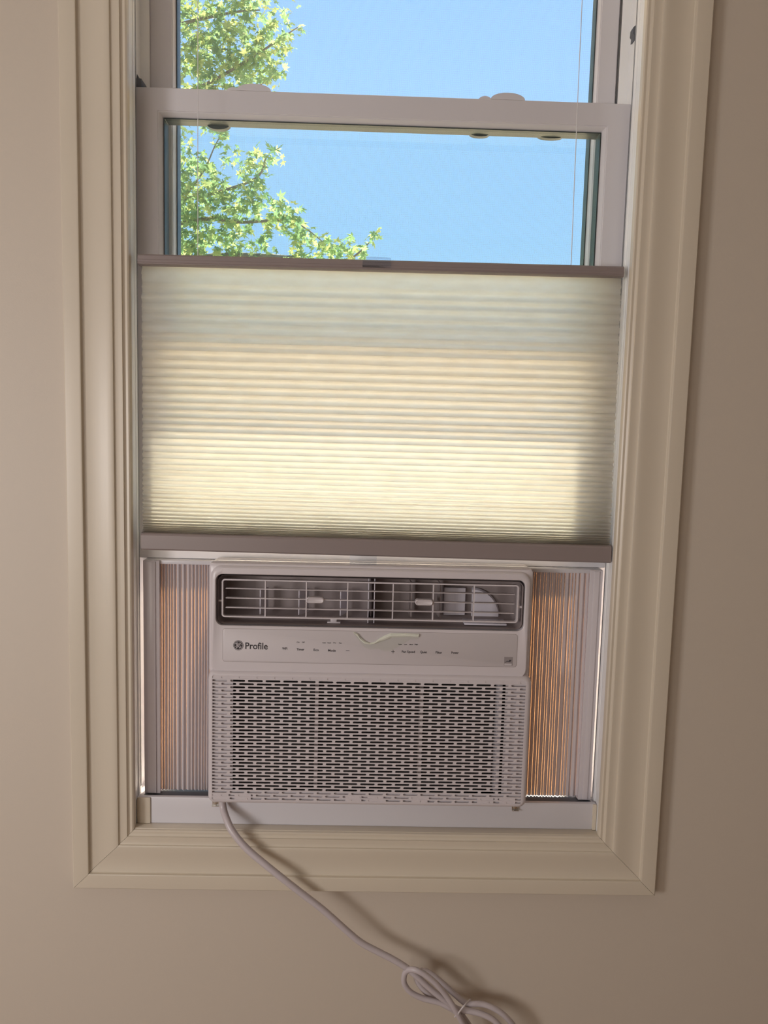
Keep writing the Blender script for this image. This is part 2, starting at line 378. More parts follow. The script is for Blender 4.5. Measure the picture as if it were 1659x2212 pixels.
loft(bm, [[Vector((x, y, z)) for y, z in br] for x in (-0.3550, 0.3885)], True, True); obj('bottom_rail', skew(bm), 'railbar', sh, smooth=30)
seams = [0.2420] + [0.2177, 0.2022, 0.1878, 0.1725, 0.1585, 0.1433, 0.1295, 0.1163, 0.102, 0.0887, 0.0757, 0.063, 0.0506, 0.0376, 0.0258, 0.0138, 0.003, -0.0084, -0.0193, -0.0304, -0.0408, -0.0507, -0.0604, -0.0692, -0.0776, -0.0861, -0.0945, -0.1026, -0.11, -0.1168, -0.1238, -0.1306, -0.137, -0.1429, -0.1483, -0.153, -0.1568, -0.16, -0.1626, -0.1647, -0.1669] + [-0.1676]
def pleat_side(sgn):
    bm = B(); rows = []; L = 0.0088; yc = .0150; rnd = random.Random(3)
    for a, b in zip(seams, seams[1:]):
        h = (a - b) / 2; amp = math.sqrt(max(L * L - h * h, .0028 ** 2)) * .93
        for t, f in ((0, .07), (.12, .34), (.30, .74), (.46, .98), (.56, 1.0), (.72, .80), (.88, .40)):
            rows.append((yc + sgn * amp * f, a + (b - a) * t))
    rows.append((yc, seams[-1]))
    nx = 26; grid = []
    for (y, z) in rows:
        grid.append([bm.verts.new((-0.3540 + (0.7375 + .0045 * (z - .24) / -.41) * i / nx + .0006 * rnd.uniform(-1, 1) * (i in (0, nx)), y + .0002 * rnd.uniform(-1, 1), z + .00018 * rnd.uniform(-1, 1))) for i in range(nx + 1)])
    for a, b in zip(grid, grid[1:]):
        for i in range(nx): bm.faces.new((a[i], a[i + 1], b[i + 1], b[i]))
    return skew(bm)
obj('pleated_fabric', pleat_side(-1), 'fabric', sh, smooth=80)
obj('pleated_fabric', pleat_side(1), 'fabric', sh, smooth=80, label='outer layer of the honeycomb fabric')
for x, xb in ((-0.2692, -0.2692), (0.3000, 0.3047)):
    bm = B(); tube(bm, [(x, .0150, .90), ((x + xb) / 2, .0150, .5), (xb, .0150, .258)], .0006, 6); obj('lift_cord', bm, 'white_cord', sh)
bm = B(); box(bm, -0.360, 0.386, .002, .030, .895, .928, .002); obj('head_rail', bm, 'railbar', sh)
def handle(x0, x1, z0, z1, y):
    bm = B(); n = 10; rows = []
    for i in range(n + 1):
        t = i / n; x = x0 + (x1 - x0) * t; s = .0045 * math.sin(PI * t)
        rows.append([Vector((x, y, z1)), Vector((x, y - .003 - s, z1 + .0004)), Vector((x, y - .0045 - s, z1 - (z1 - z0) * .45)), Vector((x, y - .0022, z1 - (z1 - z0) * .5)), Vector((x, y - .0018, z0)), Vector((x, y, z0))])
    loft(bm, rows, True, True); return bm
obj('pull_handle', handle(-0.0170, 0.0262, .2465, .2605, .0022), 'clear', sh, label='clear plastic pull handle on the top rail')
obj('pull_handle', handle(-0.0270, 0.0155, -.2125, -.1965, .0022), 'clear', sh, label='clear plastic pull handle under the bottom rail')

# ---------------------------------------------------------------- air conditioner
ac = thing('air_conditioner', (0.0107, 0.10, -0.6125), 'white window air conditioner with slotted front grille mounted under the raised sash', 'air conditioner')
bm = B()                                            # outdoor housing
loft(bm, [rrect(-.2360, .2570, -.5985, -.2190, .006, y, 3) for y in (.030, .40)], False, True)
obj('housing', bm, 'plastic', ac)
obj('leak_blocker', box(B(), -.2400, .2600, .0460, .0840, -.2195, -.2167, .0004), 'vinyl_edge', ac)  # strip added to block sun leaking between housing and sash
ux0, ux1, uz0, uz1 = -0.2455, 0.2625, -0.3870, -0.2112
vx0, vx1, vz0, vz1 = -0.2335, 0.2495, -0.3085, -0.2272
bm = B()
loft(bm, [rrect(ux0 + .001, ux1 - .001, uz0, uz1 - .001, .004, .045), rrect(ux0, ux1, uz0, uz1, .004, -.004), rrect(ux0, ux1, uz0, uz1, .0065, -.0105), rrect(ux0 + .0018, ux1 - .0018, uz0, uz1 - .0016, .009, -.0125),
          rrect(ux0 + .0035, ux1 - .0035, uz0, uz1 - .0032, .0165, -.0135), rrect(ux0 + .0045, ux1 - .0045, uz0, uz1 - .0042, .0170, -.0175), rrect(ux0 + .0070, ux1 - .0070, uz0 + .001, uz1 - .0065, .0165, -.0200),
          rrect(vx0 - .0012, vx1 + .0012, vz0 - .0012, vz1 + .0012, .0115, -.0203), rrect(vx0 - .0002, vx1 + .0002, vz0 - .0002, vz1 + .0002, .0107, -.0195), rrect(vx0, vx1, vz0, vz1, .0105, -.0180), rrect(vx0 + .002, vx1 - .002, vz0 + .002, vz1 - .002, .010, .012)])
obj('front_frame', bm, 'plastic', ac, smooth=40)
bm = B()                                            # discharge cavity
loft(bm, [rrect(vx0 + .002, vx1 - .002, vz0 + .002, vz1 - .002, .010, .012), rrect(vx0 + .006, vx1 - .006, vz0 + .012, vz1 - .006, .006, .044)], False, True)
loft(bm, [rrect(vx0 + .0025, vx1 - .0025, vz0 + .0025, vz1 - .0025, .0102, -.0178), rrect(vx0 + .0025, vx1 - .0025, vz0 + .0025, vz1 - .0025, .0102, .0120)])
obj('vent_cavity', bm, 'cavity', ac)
bm = B()                                            # curved blower scroll on the right
c0x, c0z = 0.1740, -0.2990
loft(bm, [[Vector((c0x + r * math.cos(a), y, c0z + r * math.sin(a))) for a in [PI / 2 * k / 10 for k in range(11)]] + [Vector((c0x, y, c0z))] for r, y in ((.047, .0405), (.0445, .036))], False, True)
obj('blower_scroll', bm, 'scroll', ac, label='pale curved blower scroll behind the right of the louvre')
obj('inner_wall', box(B(), 0.128, 0.163, .034, .0405, -.2975, -.2520, .001), 'scroll', ac, label='pale inner wall left of the blower scroll')
obj('inner_floor', box(B(), 0.158, 0.226, -.002, .030, -.3045, -.3015, .0008), 'scroll', ac)
for k, (x, a) in enumerate(((-.164, .35), (-.100, .55), (-.036, .35), (.0085, .0), (.072, -.15), (.118, -.15))):   # vertical deflector vanes
    bm = B(); l_ = .013 if k < 3 else .008
    z0_, z1_ = -.2965, (-.2570 if k < 3 else -.2400)
    poly = [(x - l_ * math.sin(a) - .0007, .008), (x + l_ * math.sin(a) - .0007, .034), (x + l_ * math.sin(a) + .0007, .034), (x - l_ * math.sin(a) + .0007, .008)]
    aV = [bm.verts.new((p, y, z0_)) for p, y in poly]; bV = [bm.verts.new((p, y, z1_)) for p, y in poly]
    bm.faces.new(aV); bm.faces.new(bV)
    for i in range(4): bm.faces.new((aV[i], aV[(i + 1) % 4], bV[(i + 1) % 4], bV[i]))
    obj('deflector_vane', bm, 'scroll' if k < 3 else 'cavity', ac)  # left three vanes coloured pale for the light falling on them
bm = B()
for x in (.0040, .0135): box(bm, x - .0006, x + .0006, -.004, .0395, -.3040, -.2300)
obj('centre_divider', bm, 'scroll', ac)
# louvre: rounded wire-like frame, three slats, upright ribs, two tabs
lv = thing('louvre', (0.008, -0.010, -0.2965)); lv.parent = ac; lv.location = lv.location - wloc(ac)
lx0, lx1, lz0, lz1 = -0.2258, 0.2412, -0.2972, -0.2362
bm = B(); q = .0022
loft(bm, [rrect(lx0, lx1, lz0, lz1, .0050, -.0125), rrect(lx0 + q, lx1 - q, lz0 + q, lz1 - q, .0032, -.0125), rrect(lx0 + q, lx1 - q, lz0 + q, lz1 - q, .0032, -.0050), rrect(lx0, lx1, lz0, lz1, .0050, -.0050), rrect(lx0, lx1, lz0, lz1, .0050, -.0125)])
obj('louvre_frame', bm, 'plastic', lv)
for k in range(1, 4):
    z = lz1 + (lz0 - lz1) * k / 4
    bm = B(); box(bm, lx0 + .006, lx1 - .006, -.0120, -.0030, z - .0006, z + .0006, .0004); obj('slat', bm, 'plastic', lv)
for x in (-.1580, -.0937, -.0288, .0427, .1063, .1708):
    bm = B(); box(bm, x - .0009, x + .0009, -.0108, -.0025, lz0 + .002, lz1 - .002); obj('rib', bm, 'plastic', lv)
for x, z in ((-.0795, -.2667), (.0918, -.2667)):
    bm = B(); loft(bm, [rrect(x - .0140, x + .0140, z - .0046, z + .0046, .0045, -.0040), rrect(x - .0140, x + .0140, z - .0046, z + .0046, .0045, -.0150), rrect(x - .0128, x + .0128, z - .0036, z + .0036, .0035, -.0162), rrect(x - .011, x + .011, z - .0022, z + .0022, .0022, -.0150)], True, True)
    obj('louvre_tab', bm, 'plastic', lv)
for x in (-0.2300, 0.2452):
    bm = B(); tube(bm, [(x - .005, -.008, -.272), (x + .005, -.008, -.272)], .002, 8); obj('pivot_pin', bm, 'plastic', lv)
bm = B(); box(bm, -.0605, -.0395, -.002, .008, -.3068, -.3040, .0006); box(bm, -.0555, -.0455, -.001, .006, -.3045, -.2990, .0008); box(bm, -.0515, -.0495, 0, .002, -.3, -.2965)
obj('sensor_clip', bm, 'plastic', ac)
# control plate and its print
bm = B(); px0, px1, pz0, pz1 = -0.2222, 0.2405, -0.3660, -0.3135
loft(bm, [rrect(px0, px1, pz0, pz1, .004, -.0200), rrect(px0, px1, pz0, pz1, .004, -.02045), rrect(px0 + .0003, px1 - .0003, pz0 + .0003, pz1 - .0003, .0037, -.0206)], False, True)
cp = obj('control_plate', bm, 'panelp', ac)
bm = B()
g0, g1 = rrect(px0 - .0005, px1 + .0005, pz0 - .0005, pz1 + .0005, .0045, -.02035), rrect(px0, px1, pz0, pz1, .004, -.02035)
loft(bm, [g0, g1]); obj('plate_seam', bm, 'cavity', ac)
YT = -.0207
obj('wordmark', text_bm('Profile', .0150, -.1695, YT, -.3402, width=.0350), 'ink', cp, smooth=0, label='dark lettering reading Profile')
for s, x, z, wd in (('WiFi', -.1254, -.3434, .0078), ('Timer', -.1008, -.3443, .0120), ('Eco', -.0761, -.3446, .0080), ('Mode', -.0514, -.3450, .0120), ('Fan Speed', .0689, -.3452, .0205), ('Quiet', .0929, -.3450, .0105), ('Filter', .1170, -.3448, .0100), ('Power', .1426, -.3447, .0115)):
    obj('button_label', text_bm(s, .0052, x, YT, z, width=wd), 'ink', cp, smooth=0, label='printed button label ' + s)
for x, s in ((-.0266, 'minus'), (.0447, 'plus')):
    bm = B(); box(bm, x - .0028, x + .0028, YT - .0002, YT + .0003, -.3452, -.3446)
    if s == 'plus': box(bm, x - .0003, x + .0003, YT - .0002, YT + .0003, -.3477, -.3421)
    obj('button_label', bm, 'ink', cp, smooth=0, label='printed %s sign' % s)
for s, x, wd in (('On', -.1046, .0042), ('Off', -.0966, .0042), ('Auto', -.0639, .0055), ('Cool', -.0560, .0052), ('Dry', -.0472, .0042), ('Fan', -.0385, .0042), ('Auto', .0554, .0055), ('Low', .0641, .0048), ('Med', .0729, .0050), ('High', .0809, .0050)):
    obj('indicator_label', text_bm(s, .0026, x, YT, -.3328, width=wd), 'ink', cp, smooth=0, label='tiny printed indicator word ' + s)
# round monogram badge
bx, bz = -.1979, -.3398
bg_ = thing('round_badge', (bx, YT, bz)); bg_.parent = ac; bg_.location = bg_.location - wloc(ac); bg_['label'] = 'round dark badge with a script GE monogram'
bm = B(); loft(bm, [[Vector((bx + .0080 * math.cos(2 * PI * k / 40), y, bz + .0080 * math.sin(2 * PI * k / 40))) for k in range(40)] for y in (YT + .0003, YT)], True, True)
obj('badge_disc', bm, 'ink', bg_)
bm = B()
def ring(r, wdt):
    L = []
    for rr in (r - wdt / 2, r + wdt / 2): L.append([Vector((bx + rr * math.cos(2 * PI * k / 40), YT - .0002, bz + rr * math.sin(2 * PI * k / 40))) for k in range(40)])
    loft(bm, L)
def stroke(pts, wdt=.0004):
    tube(bm, [(bx + a * .001, YT - .0001, bz + b * .001) for a, b in spl2(pts)], wdt, 5)
def spl2(p): return [(q.x, q.y) for q in spline([(a, b, 0) for a, b in p], 4)]
ring(.0070, .0006)
stroke([(-.4, 2.6), (-1.6, 3.6), (-3.0, 2.6), (-3.2, .6), (-2.2, -.6), (-.9, .2), (-.6, 1.8), (-1.5, 2.2), (-2.1, 1.2), (-1.2, -.8), (-1.0, -2.6), (-2.2, -3.4), (-3.4, -2.5), (-2.6, -1.4), (-1.0, -1.2), (.6, -.9)])
stroke([(3.2, 2.3), (2.2, 3.5), (.9, 2.8), (.9, 1.2), (2.0, .4), (2.8, .9), (2.2, 1.4), (1.0, .4), (.5, -1.4), (1.2, -3.0), (2.6, -3.1), (3.4, -1.9), (2.9, -.9), (2.2, -1.4)])
for k in range(4):
    a = PI / 4 + k * PI / 2
    stroke([(5.6 * math.cos(a - .5), 5.6 * math.sin(a - .5)), (4.6 * math.cos(a - .15), 4.6 * math.sin(a - .15)), (5.0 * math.cos(a + .15), 5.0 * math.sin(a + .15)), (5.9 * math.cos(a + .35), 5.9 * math.sin(a + .35))], .0003)
obj('monogram', bm, 'plastic', bg_)
# efficiency sticker
st = obj('efficiency_sticker', box(B(), .2208, .2344, YT - .0002, YT + .0002, -.3640, -.3500, .0001, 1), 'greyink', ac, label='small square grey efficiency sticker with a star swoosh')
obj('sticker_band', box(B(), .2213, .2329, YT - .0004, YT - .0001, -.3635, -.3605), 'panelp', st)
bm = B()
tube(bm, [(.2225, YT - .0003, -.3590), (.2255, YT - .0003, -.3566), (.2290, YT - .0003, -.3574), (.2325, YT - .0003, -.3548)], [.0002, .0006, .0007, .0002], 5)
prism_xz(bm, [(.2300 + (.0024 if k % 2 == 0 else .0010) * math.sin(2 * PI * k / 10), -.3560 + (.0024 if k % 2 == 0 else .0010) * math.cos(2 * PI * k / 10)) for k in range(10)], YT - .0003, YT)
obj('sticker_star', bm, 'ink', st)
# crinkled protective film, partly lifted
rnd = random.Random(9)
bm = B(); top = [(-.0180, -.3140), (-.0120, -.3170), (-.0060, -.3235), (.0000, -.3290), (.0080, -.3315), (.0160, -.3290), (.0230, -.3230), (.0310, -.3185), (.0400, -.3155), (.0550, -.3150), (.0700, -.3150), (.0840, -.3155)]
thk = [.003, .006, .008, .010, .011, .013, .018, .026, .028, .020, .010, .008]; g_ = []
for i, ((x, z), t) in enumerate(zip(top, thk)):
    g_.append([bm.verts.new((x + rnd.uniform(-1, 1) * .0015, -.0212 - (.0045 if j == 0 else .0022 * rnd.random()) * (1 - j / 7), z - t * j / 6 + rnd.uniform(-1, 1) * .0008)) for j in range(7)])
for a, b in zip(g_, g_[1:]):
    for j in range(6): bm.faces.new((a[j], a[j + 1], b[j + 1], b[j]))
obj('protective_film', bm, 'film', ac, smooth=60, label='crinkled clear protective film peeling from the control plate')
bm = B(); g_ = []
for i, (x, z) in enumerate(top):
    t = 1.7 * (.0012, .0022, .0030, .0022, .0014, .0022, .0036, .0046, .0040, .0036, .0030, .0034)[i]
    g_.append([bm.verts.new((x + rnd.uniform(-1, 1) * .0008, -.0225 - .0022 * math.sin(PI * j / 4) - .001 * rnd.random(), z + .0005 - t * j / 4 + rnd.uniform(-1, 1) * .0004)) for j in range(5)])
for a, b in zip(g_, g_[1:]):
    for j in range(4): bm.faces.new((a[j], a[j + 1], b[j + 1], b[j]))
M['fold'] = sheet('folded_film', (0.90, 0.93, 0.84), (0.9, 0.93, 0.85), 0.3, scale=200)
obj('film_fold', bm, 'fold', ac, smooth=0, label='whitish folded edge of the peeling film')

# intake grille
gx0, gx1, gz0, gz1 = -0.2452, 0.2660, -0.5985, -0.3800
ax0, ax1 = -0.2372, 0.2562
NR = 38; zt, zb = -0.3872, -0.5912; pr = (zt - zb) / NR; sh_ = .0033; pc = .02765; cw = .0042
bm = B()
loft(bm, [rrect(gx0 + .001, gx1 - .001, gz0 + .001, gz1, .010, .045), rrect(gx0, gx1, gz0, gz1, .011, -.014), rrect(gx0 + .0008, gx1 - .0008, gz0 + .0008, gz1 - .0012, .0112, -.0205), rrect(gx0 + .0030, gx1 - .0030, gz0 + .003, gz1 - .0035, .0112, -.0245),
          rrect(gx0 + .0062, gx1 - .0062, gz0 + .0058, gz1 - .0055, .009, -.0258), rrect(ax0, ax1, zb, zt, .0004, -.0258), rrect(ax0, ax1, zb, zt, .0004, -.0236)])
obj('grille_frame', bm, 'plastic', ac, smooth=40)
bm = B(); ya, yb2 = -.0257, -.0238
def bar(x0, x1, z0, z1):
    a = [bm.verts.new(p) for p in ((x0, ya, z0), (x1, ya, z0), (x1, ya, z1), (x0, ya, z1), (x0, yb2, z0), (x1, yb2, z0), (x1, yb2, z1), (x0, yb2, z1))]
    for f in ((0, 1, 2, 3), (4, 5, 6, 7), (0, 1, 5, 4), (2, 3, 7, 6), (0, 3, 7, 4), (1, 2, 6, 5)): bm.faces.new([a[i] for i in f])
for r in range(NR + 1):
    z = zt - r * pr
    bar(ax0, ax1, max(z - (pr - sh_) / 2, zb), min(z + (pr - sh_) / 2, zt))
for r in range(NR):
    zc = zt - (r + .5) * pr; rr = sh_ / 2
    off = 0 if r % 2 else .5
    k = 0; xs = []
    while True:
        x = ax0 + pc * (k + off) - (cw / 2 if True else 0)
        if x > ax1 - .004: break
        if x > ax0 + .004: xs.append(x)
        k += 1
    for x in xs:
        left = [(x - cw / 2 - rr * (1 - math.cos(t)), zc + rr * math.sin(t)) for t in (PI / 2, PI / 4, 0, -PI / 4, -PI / 2)]
        right = [(x + cw / 2 + rr * (1 - math.cos(t)), zc + rr * math.sin(t)) for t in (-PI / 2, -PI / 4, 0, PI / 4, PI / 2)]
        prism_xz(bm, left + right, ya, yb2)
obj('intake_grille', bm, 'plastic', ac, smooth=0, label='white slotted intake grille')
bm = B()                                            # solid backing behind the outer slots
box(bm, ax0 - .001, ax0 + .0315, -.0215, -.0200, zb, zt); box(bm, ax1 - .0310, ax1 + .001, -.0205, -.0185, zb + .01, zt)
box(bm, ax0, ax1, -.0218, -.0205, zb - .001, zb + .0135)
obj('backing_plate', bm, 'panelp', ac)
bm = B(); box(bm, ax0, ax1, -.0250, -.0236, zt - pr - .0001, zt)
for i in (0, 1, 6, 7, 9, 12, 13): box(bm, ax0 + i * .0353, ax0 + i * .0353 + .026, -.0250, -.0236, zb, zb + 2 * pr)
obj('blind_slots', bm, 'plastic', ac, smooth=0)
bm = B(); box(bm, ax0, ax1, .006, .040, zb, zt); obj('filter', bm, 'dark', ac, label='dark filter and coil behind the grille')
for x in (-.075, .093):
    obj('filter_rib', box(B(), x - .003, x + .003, -.002, .0055, zb + .012, zt - .002), 'cavity', ac)
obj('coil_bracket', box(B(), .214, .222, -.012, .0055, zb + .012, zt - .004, .001), 'scroll', ac)
# mounting brackets with screws
for x0, x1 in ((-.2440, -.2325), (.2495, .2610)):
    bk = obj('mounting_bracket', box(box(B(), x0, x1, .0085, .0100, -.6180, -.5940, .0004, 1), x0, x1, .0045, .0085, -.6184, -.6172, .0003, 1), 'steel', ac, label='zinc mounting bracket')
    cx = (x0 + x1) / 2; bm = B()
    loft(bm, [[Vector((cx + r * math.cos(2 * PI * k / 16), y, -.6128 + r * math.sin(2 * PI * k / 16))) for k in range(16)] for r, y in ((.0034, .0086), (.0034, .0070), (.0026, .0060), (.0012, .0058))], True, True)
    obj('screw', bm, 'steel', bk)
# side panels: channel, end frame and pleated curtain
def side(x0, x1, xp0, xp1, folds, name, label, seed, amp=.0042):
    s = thing(name, ((x0 + x1) / 2, .04, -.608)); s.parent = ac; s.location = s.location - wloc(ac); s['label'] = label
    zt_, zb_ = -.2240, -.6095
    bm = B(); box(bm, x0, x1, .0300, .0340, zb_, -.2172, .0008); box(bm, x0 + .006, x1 - .006, .0275, .0300, zb_ + .002, -.2190, .0008)
    box(bm, x0, x1, .0340, .0480, zb_, zb_ + .0015)
    xo = x0 if x0 < 0 else x1 - .002
    box(bm, xo, xo + .002, .0340, .0620, zb_, -.2240)  # added flange, blocks light coming round behind the frame
    obj('end_frame', bm, 'plastic', s)
    bm = B(); box(bm, min(x0, xp0), max(x1, xp1), .0350, .0650, -.2235, -.2170, .0008)
    obj('top_channel', bm, 'vinyl', s)
    bm = B(); box(bm, min(x0, xp0), max(x1, xp1), .0210, .0650, -.6128, -.6108, .0004); obj('bottom_channel', bm, 'vinyl_edge' , s)
    rn = random.Random(seed); x = xp0; wds = [rn.uniform(.55, 1.45) for _ in range(folds)]; t = sum(wds)
    bm = B(); bh = B(); zz = [zt_ + (zb_ - zt_) * k / 10 for k in range(11)]
    def strip(b_, rows): loft(b_, [[Vector((a + .0006 * math.sin(z * 9 + seed), b, z)) for a, b in rows] for z in zz], closed=False)
    for wv in wds:                                   # stiff pleat, then a thin hinge line at the back of the fold
        wq = wv / t * (xp1 - xp0); am = amp * rn.uniform(.75, 1.1); hw = .00027
        strip(bm, [(x + hw, .0460), (x + wq * .20, .0460 - am * .35), (x + wq * .42, .0460 - am), (x + wq * .54, .0460 - am), (x + wq * .78, .0460 - am * .3), (x + wq - hw, .0460)])
        strip(bh, [(x + wq - hw, .0460), (x + wq, .0462), (x + wq + hw, .0460)])
        x += wq
    obj('pleated_curtain', bm, 'accordion', s, smooth=50)
    obj('fold_lines', bh, 'hinge', s, smooth=0)
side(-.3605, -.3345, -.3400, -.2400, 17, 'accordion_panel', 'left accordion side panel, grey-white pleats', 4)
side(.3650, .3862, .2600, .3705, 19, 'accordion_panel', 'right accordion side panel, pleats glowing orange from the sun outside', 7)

# power cord, bundled with a tie
path = [(-0.2269, 0.0, -0.5996), (-0.2238, -0.004, -0.6157), (-0.2163, -0.016, -0.6274), (-0.2037, -0.028, -0.6434), (-0.1809, -0.036, -0.6658), (-0.1519, -0.042, -0.6875), (-0.1219, -0.046, -0.7096), (-0.0907, -0.046, -0.7348), (-0.0549, -0.046, -0.7634), (-0.0211, -0.046, -0.7944), (0.0054, -0.046, -0.8171), (0.0318, -0.046, -0.8319), (0.0582, -0.047, -0.8452), (0.0809, -0.048, -0.8593), (0.0999, -0.05, -0.8744), (0.1191, -0.05, -0.8926), (0.1422, -0.05, -0.9117), (0.1644, -0.046, -0.9309), (0.1848, -0.046, -0.9339), (0.2051, -0.048, -0.9377), (0.2248, -0.05, -0.9472), (0.2406, -0.05, -0.9658), (0.2611, -0.045, -0.9977), (0.2718, -0.035, -0.988), (0.2494, -0.04, -0.9528), (0.229, -0.04, -0.9358), (0.2062, -0.038, -0.9279), (0.1837, -0.036, -0.9297), (0.1755, -0.034, -0.9273), (0.159, -0.034, -0.9128), (0.1403, -0.033, -0.8958), (0.1231, -0.033, -0.8814), (0.1086, -0.032, -0.875), (0.0976, -0.03, -0.8823), (0.1003, -0.03, -0.897), (0.1173, -0.034, -0.9149), (0.1401, -0.038, -0.9278), (0.1628, -0.042, -0.939), (0.1792, -0.04, -0.9642), (0.1996, -0.04, -1.0027), (0.2087, -0.036, -1.0251), (0.1941, -0.05, -0.9924), (0.173, -0.055, -0.9493), (0.1605, -0.058, -0.9244), (0.1463, -0.058, -0.9013), (0.129, -0.06, -0.8784), (0.11, -0.06, -0.8619), (0.0928, -0.058, -0.8541), (0.0808, -0.05, -0.861), (0.0762, -0.046, -0.8737), (0.0775, -0.044, -0.8897), (0.0884, -0.044, -0.9041), (0.109, -0.044, -0.9144), (0.1355, -0.045, -0.9206), (0.1545, -0.046, -0.9293), (0.1684, -0.04, -0.9406), (0.1925, -0.03, -0.9806), (0.2273, -0.02, -1.0433), (0.2615, -0.016, -1.0975)]
pl = spline(path, 5); n_ = len(pl)
rad = [max(.0046, .0059 - .0013 * i / (n_ * .35)) for i in range(n_)]
pc_ = obj('power_cord', tube(B(), pl, rad, 12), 'cord', ac, smooth=80, label='grey power cord hanging down from the unit and bundled in loops')
tie = [(0.1845, -0.048, -0.912), (0.1722, -0.067, -0.9074), (0.1649, -0.064, -0.9211), (0.162, -0.045, -0.9447), (0.1733, -0.026, -0.9469), (0.1821, -0.026, -0.9353), (0.1845, -0.048, -0.912)]
obj('cable_tie', tube(B(), spline(tie, 6), .0013, 6), 'plastic', pc_, label='white twist tie round the cord bundle')
obj('tie_tail', tube(B(), [(.1650, -.062, -.9250), (.1600, -.060, -.9310), (.1585, -.058, -.9350)], .0010, 6), 'plastic', pc_)

# ---------------------------------------------------------------- tree outside
tree = thing('maple_tree', (-4.2, 6.4, -4.5), 'sunlit green maple tree seen through the left side of the open window', 'tree')
def limb(pts, r0, r1, name='branch'):
    s = spline(pts, 4); k = len(s)
    return obj(name, tube(B(), s, [r0 + (r1 - r0) * i / (k - 1) for i in range(k)], 7), 'bark', tree, smooth=60)
limb([(-4.2, 6.4, -4.52), (-4.15, 6.4, -1.5), (-4.0, 6.3, 1.2), (-3.9, 6.3, 3.2), (-3.8, 6.2, 5.2)], .17, .06, 'trunk')
CL = [(-1.73, 3.63, 0.196), (-1.54, 3.49, 0.217), (-1.3, 3.61, 0.196), (-1.18, 3.69, 0.13), (-1.06, 3.5, 0.165), (-1.71, 3.29, 0.217), (-1.46, 3.26, 0.239), (-1.22, 3.3, 0.217), (-0.99, 3.31, 0.196), (-0.87, 3.35, 0.096), (-1.63, 3.06, 0.217), (-1.34, 3.07, 0.217), (-1.09, 3.11, 0.196), (-0.93, 3.16, 0.109), (-0.78, 3.55, 0.065), (-0.69, 3.52, 0.035), (-1.58, 2.88, 0.196), (-1.22, 2.9, 0.174), (-1.73, 2.68, 0.07), (-1.54, 2.7, 0.061), (-1.41, 2.55, 0.087), (-1.36, 2.6, 0.043), (-1.73, 2.47, 0.096), (-1.58, 2.37, 0.096), (-1.71, 2.27, 0.152), (-1.77, 2.15, 0.13), (-1.54, 2.19, 0.13), (-1.42, 2.18, 0.109), (-1.34, 2.36, 0.061), (-1.19, 2.38, 0.07), (-1.07, 2.39, 0.096), (-0.97, 2.43, 0.061), (-0.88, 2.47, 0.052), (-1.03, 2.27, 0.07), (-1.13, 2.23, 0.096), (-1.0, 2.17, 0.043), (-1.71, 1.99, 0.196), (-1.46, 2.03, 0.174), (-1.25, 2.04, 0.139), (-1.09, 2.09, 0.104), (-1.71, 1.79, 0.217), (-1.46, 1.87, 0.183), (-1.21, 1.9, 0.165), (-1.0, 1.97, 0.122), (-0.84, 1.95, 0.113), (-0.71, 1.92, 0.087), (-0.92, 1.85, 0.122), (-0.71, 1.8, 0.122), (-0.62, 1.72, 0.113), (-0.5, 1.7, 0.104), (-0.41, 1.62, 0.113), (-0.29, 1.59, 0.104), (-0.22, 1.67, 0.078), (-0.71, 1.61, 0.061), (-0.98, 1.67, 0.087), (-1.21, 1.68, 0.13), (-1.46, 1.63, 0.217), (-1.71, 1.56, 0.217), (-1.71, 1.34, 0.261), (-1.37, 1.35, 0.261), (-1.04, 1.4, 0.239), (-0.74, 1.41, 0.196), (-0.45, 1.42, 0.196), (-0.2, 1.46, 0.13), (-0.12, 1.65, 0.052), (-0.06, 1.71, 0.052), (-0.0, 1.76, 0.052), (-0.08, 1.61, 0.052)]
rt = random.Random(21)
extra = [(rt.uniform(-6.2, -2.1), rt.uniform(-.2, 5.2), rt.uniform(.25, .42)) for _ in range(46)] + [(rt.uniform(-2.0, -1.9), rt.uniform(1.2, 4.4), .2) for _ in range(8)] + [(rt.uniform(-2, -.2), rt.uniform(.1, 1.1), .22) for _ in range(12)] + [(rt.uniform(-2, -1.0), rt.uniform(3.9, 5), .25) for _ in range(12)]
limb([(-4.0, 6.3, .2), (-2.9, 6.15, 1.0), (-1.7, 6.05, 1.50), (-.9, 6.0, 1.55), (-.35, 6.0, 1.50), (-.12, 6.0, 1.62), (.0, 6.0, 1.76)], .035, .003)
limb([(-4.05, 6.3, .9), (-2.9, 6.2, 1.5), (-1.7, 6.1, 1.86), (-1.2, 6.0, 1.84), (-.75, 6.0, 1.86), (-.45, 6.0, 1.68)], .03, .004)
limb([(-4.0, 6.3, 1.3), (-2.8, 6.2, 1.9), (-1.75, 6.1, 2.05), (-1.3, 6.05, 2.15), (-1.05, 6.0, 2.25), (-.98, 6.0, 2.42), (-.86, 6.0, 2.5)], .025, .003)
limb([(-1.75, 6.1, 2.05), (-1.55, 6.05, 2.3), (-1.44, 6.0, 2.5), (-1.36, 6.0, 2.63)], .010, .003)
limb([(-3.95, 6.3, 2.4), (-2.8, 6.2, 2.8), (-1.8, 6.1, 2.95), (-1.2, 6.0, 3.2), (-.9, 6.0, 3.4), (-.7, 6.0, 3.53)], .028, .003)
limb([(-3.95, 6.3, 2.9), (-2.8, 6.2, 3.3), (-1.8, 6.1, 3.55), (-1.3, 6.0, 3.62), (-1.05, 6.0, 3.65)], .028, .005)
limb([(-1.8, 6.1, 2.95), (-1.5, 6.0, 3.0), (-1.1, 6.0, 3.0), (-.9, 6.0, 3.15)], .010, .003)
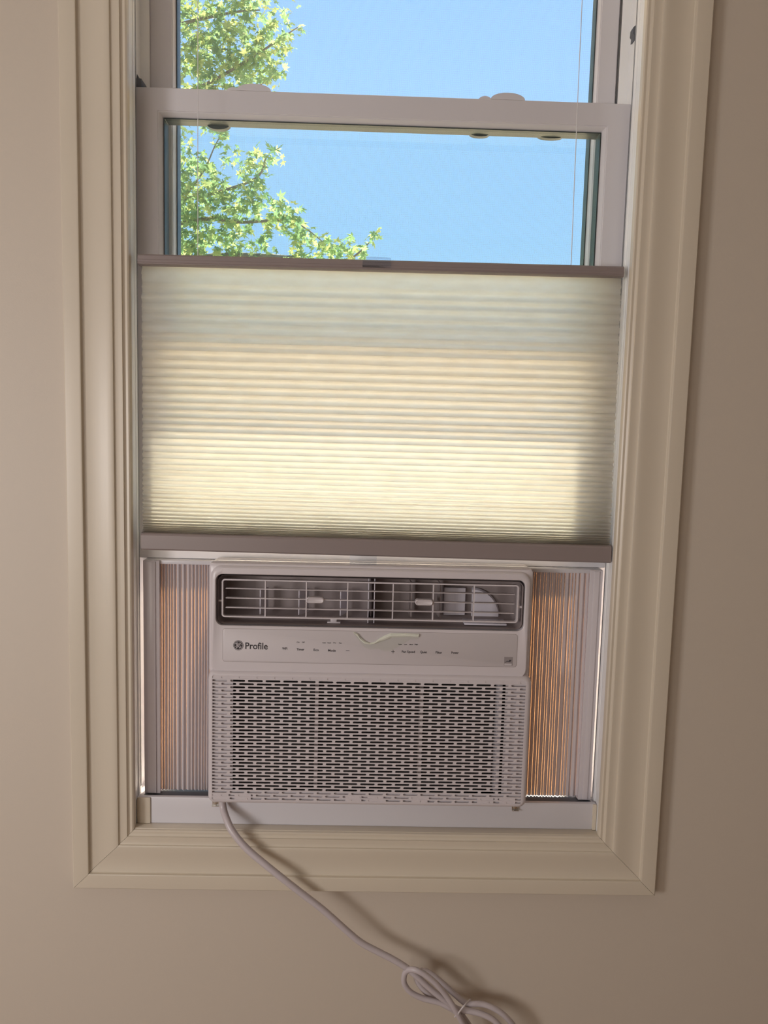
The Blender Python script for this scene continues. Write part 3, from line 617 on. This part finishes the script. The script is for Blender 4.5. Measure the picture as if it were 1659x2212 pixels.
def leaf_shape(k):
    r = random.Random(k); out = []
    tips = [(0, 1.0), (48, .82), (100, .62), (-48, .84), (-100, .60)]
    ang = [(-140, .28), (-100, .60), (-74, .36), (-48, .84), (-24, .44), (0, 1.0), (24, .44), (48, .82), (74, .36), (100, .62), (140, .28)]
    for a, l in ang:
        a = math.radians(a + r.uniform(-6, 6)); l *= r.uniform(.9, 1.1)
        out.append(Vector((math.sin(a) * l, math.cos(a) * l, -.22 * l * l + r.uniform(-.06, .06))))
    return out
shapes = [leaf_shape(k) for k in range(5)]
lms = []
for s in shapes:
    me = bpy.data.meshes.new('leaf'); me.from_pydata([(0, 0, 0)] + [tuple(v) for v in s], [], [(0, i, i + 1) for i in range(1, len(s))]); me.materials.append(M['leaf']); lms.append(me)
LV = []
def spray(cx, cz, r, n, y0, ysp):
    for _ in range(n):
        a = rt.uniform(0, 2 * PI); d = r * math.sqrt(rt.random())
        p = Vector((cx + d * math.cos(a), y0 + rt.gauss(0, ysp), cz + d * math.sin(a)))
        nrm = Vector((rt.gauss(0, .55), rt.gauss(-.6, .5), rt.gauss(.55, .5))).normalized()
        q = nrm.to_track_quat('Z', 'Y') @ Matrix.Rotation(rt.uniform(0, 2 * PI), 3, 'Z').to_quaternion()
        LV.append((p, q, rt.uniform(.042, .074), rt.randrange(5), rt.random()))
for cx, cz, r in CL: spray(cx, cz, r * .95, max(8, int(r * r * 2100 + r * 60)), 6.0, .12)
nv = len(LV)
for cx, cz, r in extra: spray(cx, cz, r, 70, 6.2, .5)
order = list(range(nv)); rt.shuffle(order); single = set(order[:300])
V = []; F = []; T = []
tl = wloc(tree)
for i, (p, q, s, k, tint) in enumerate(LV):
    if i in single:
        o = bpy.data.objects.new('leaf', lms[k]); C.objects.link(o); o.parent = tree
        o.location = p + Vector((0, 0, H)) - tl; o.rotation_mode = 'QUATERNION'; o.rotation_quaternion = q; o.scale = (s, s, s)
        continue
    b0 = len(V); V.append(p)
    for v in shapes[k]: V.append(p + q @ (v * s))
    for j in range(1, 11): F.append((b0, b0 + j, b0 + j + 1)); T.append(tint)
me = bpy.data.meshes.new('foliage'); me.from_pydata([tuple(v + Vector((0, 0, H)) - tl) for v in V], [], F); me.materials.append(M['leafs'])
at = me.attributes.new('tint', 'FLOAT', 'FACE'); at.data.foreach_set('value', T)
fo = bpy.data.objects.new('foliage', me); C.objects.link(fo); fo.parent = tree; fo['kind'] = 'stuff'
print('leaves', len(LV), 'in view clusters', nv)
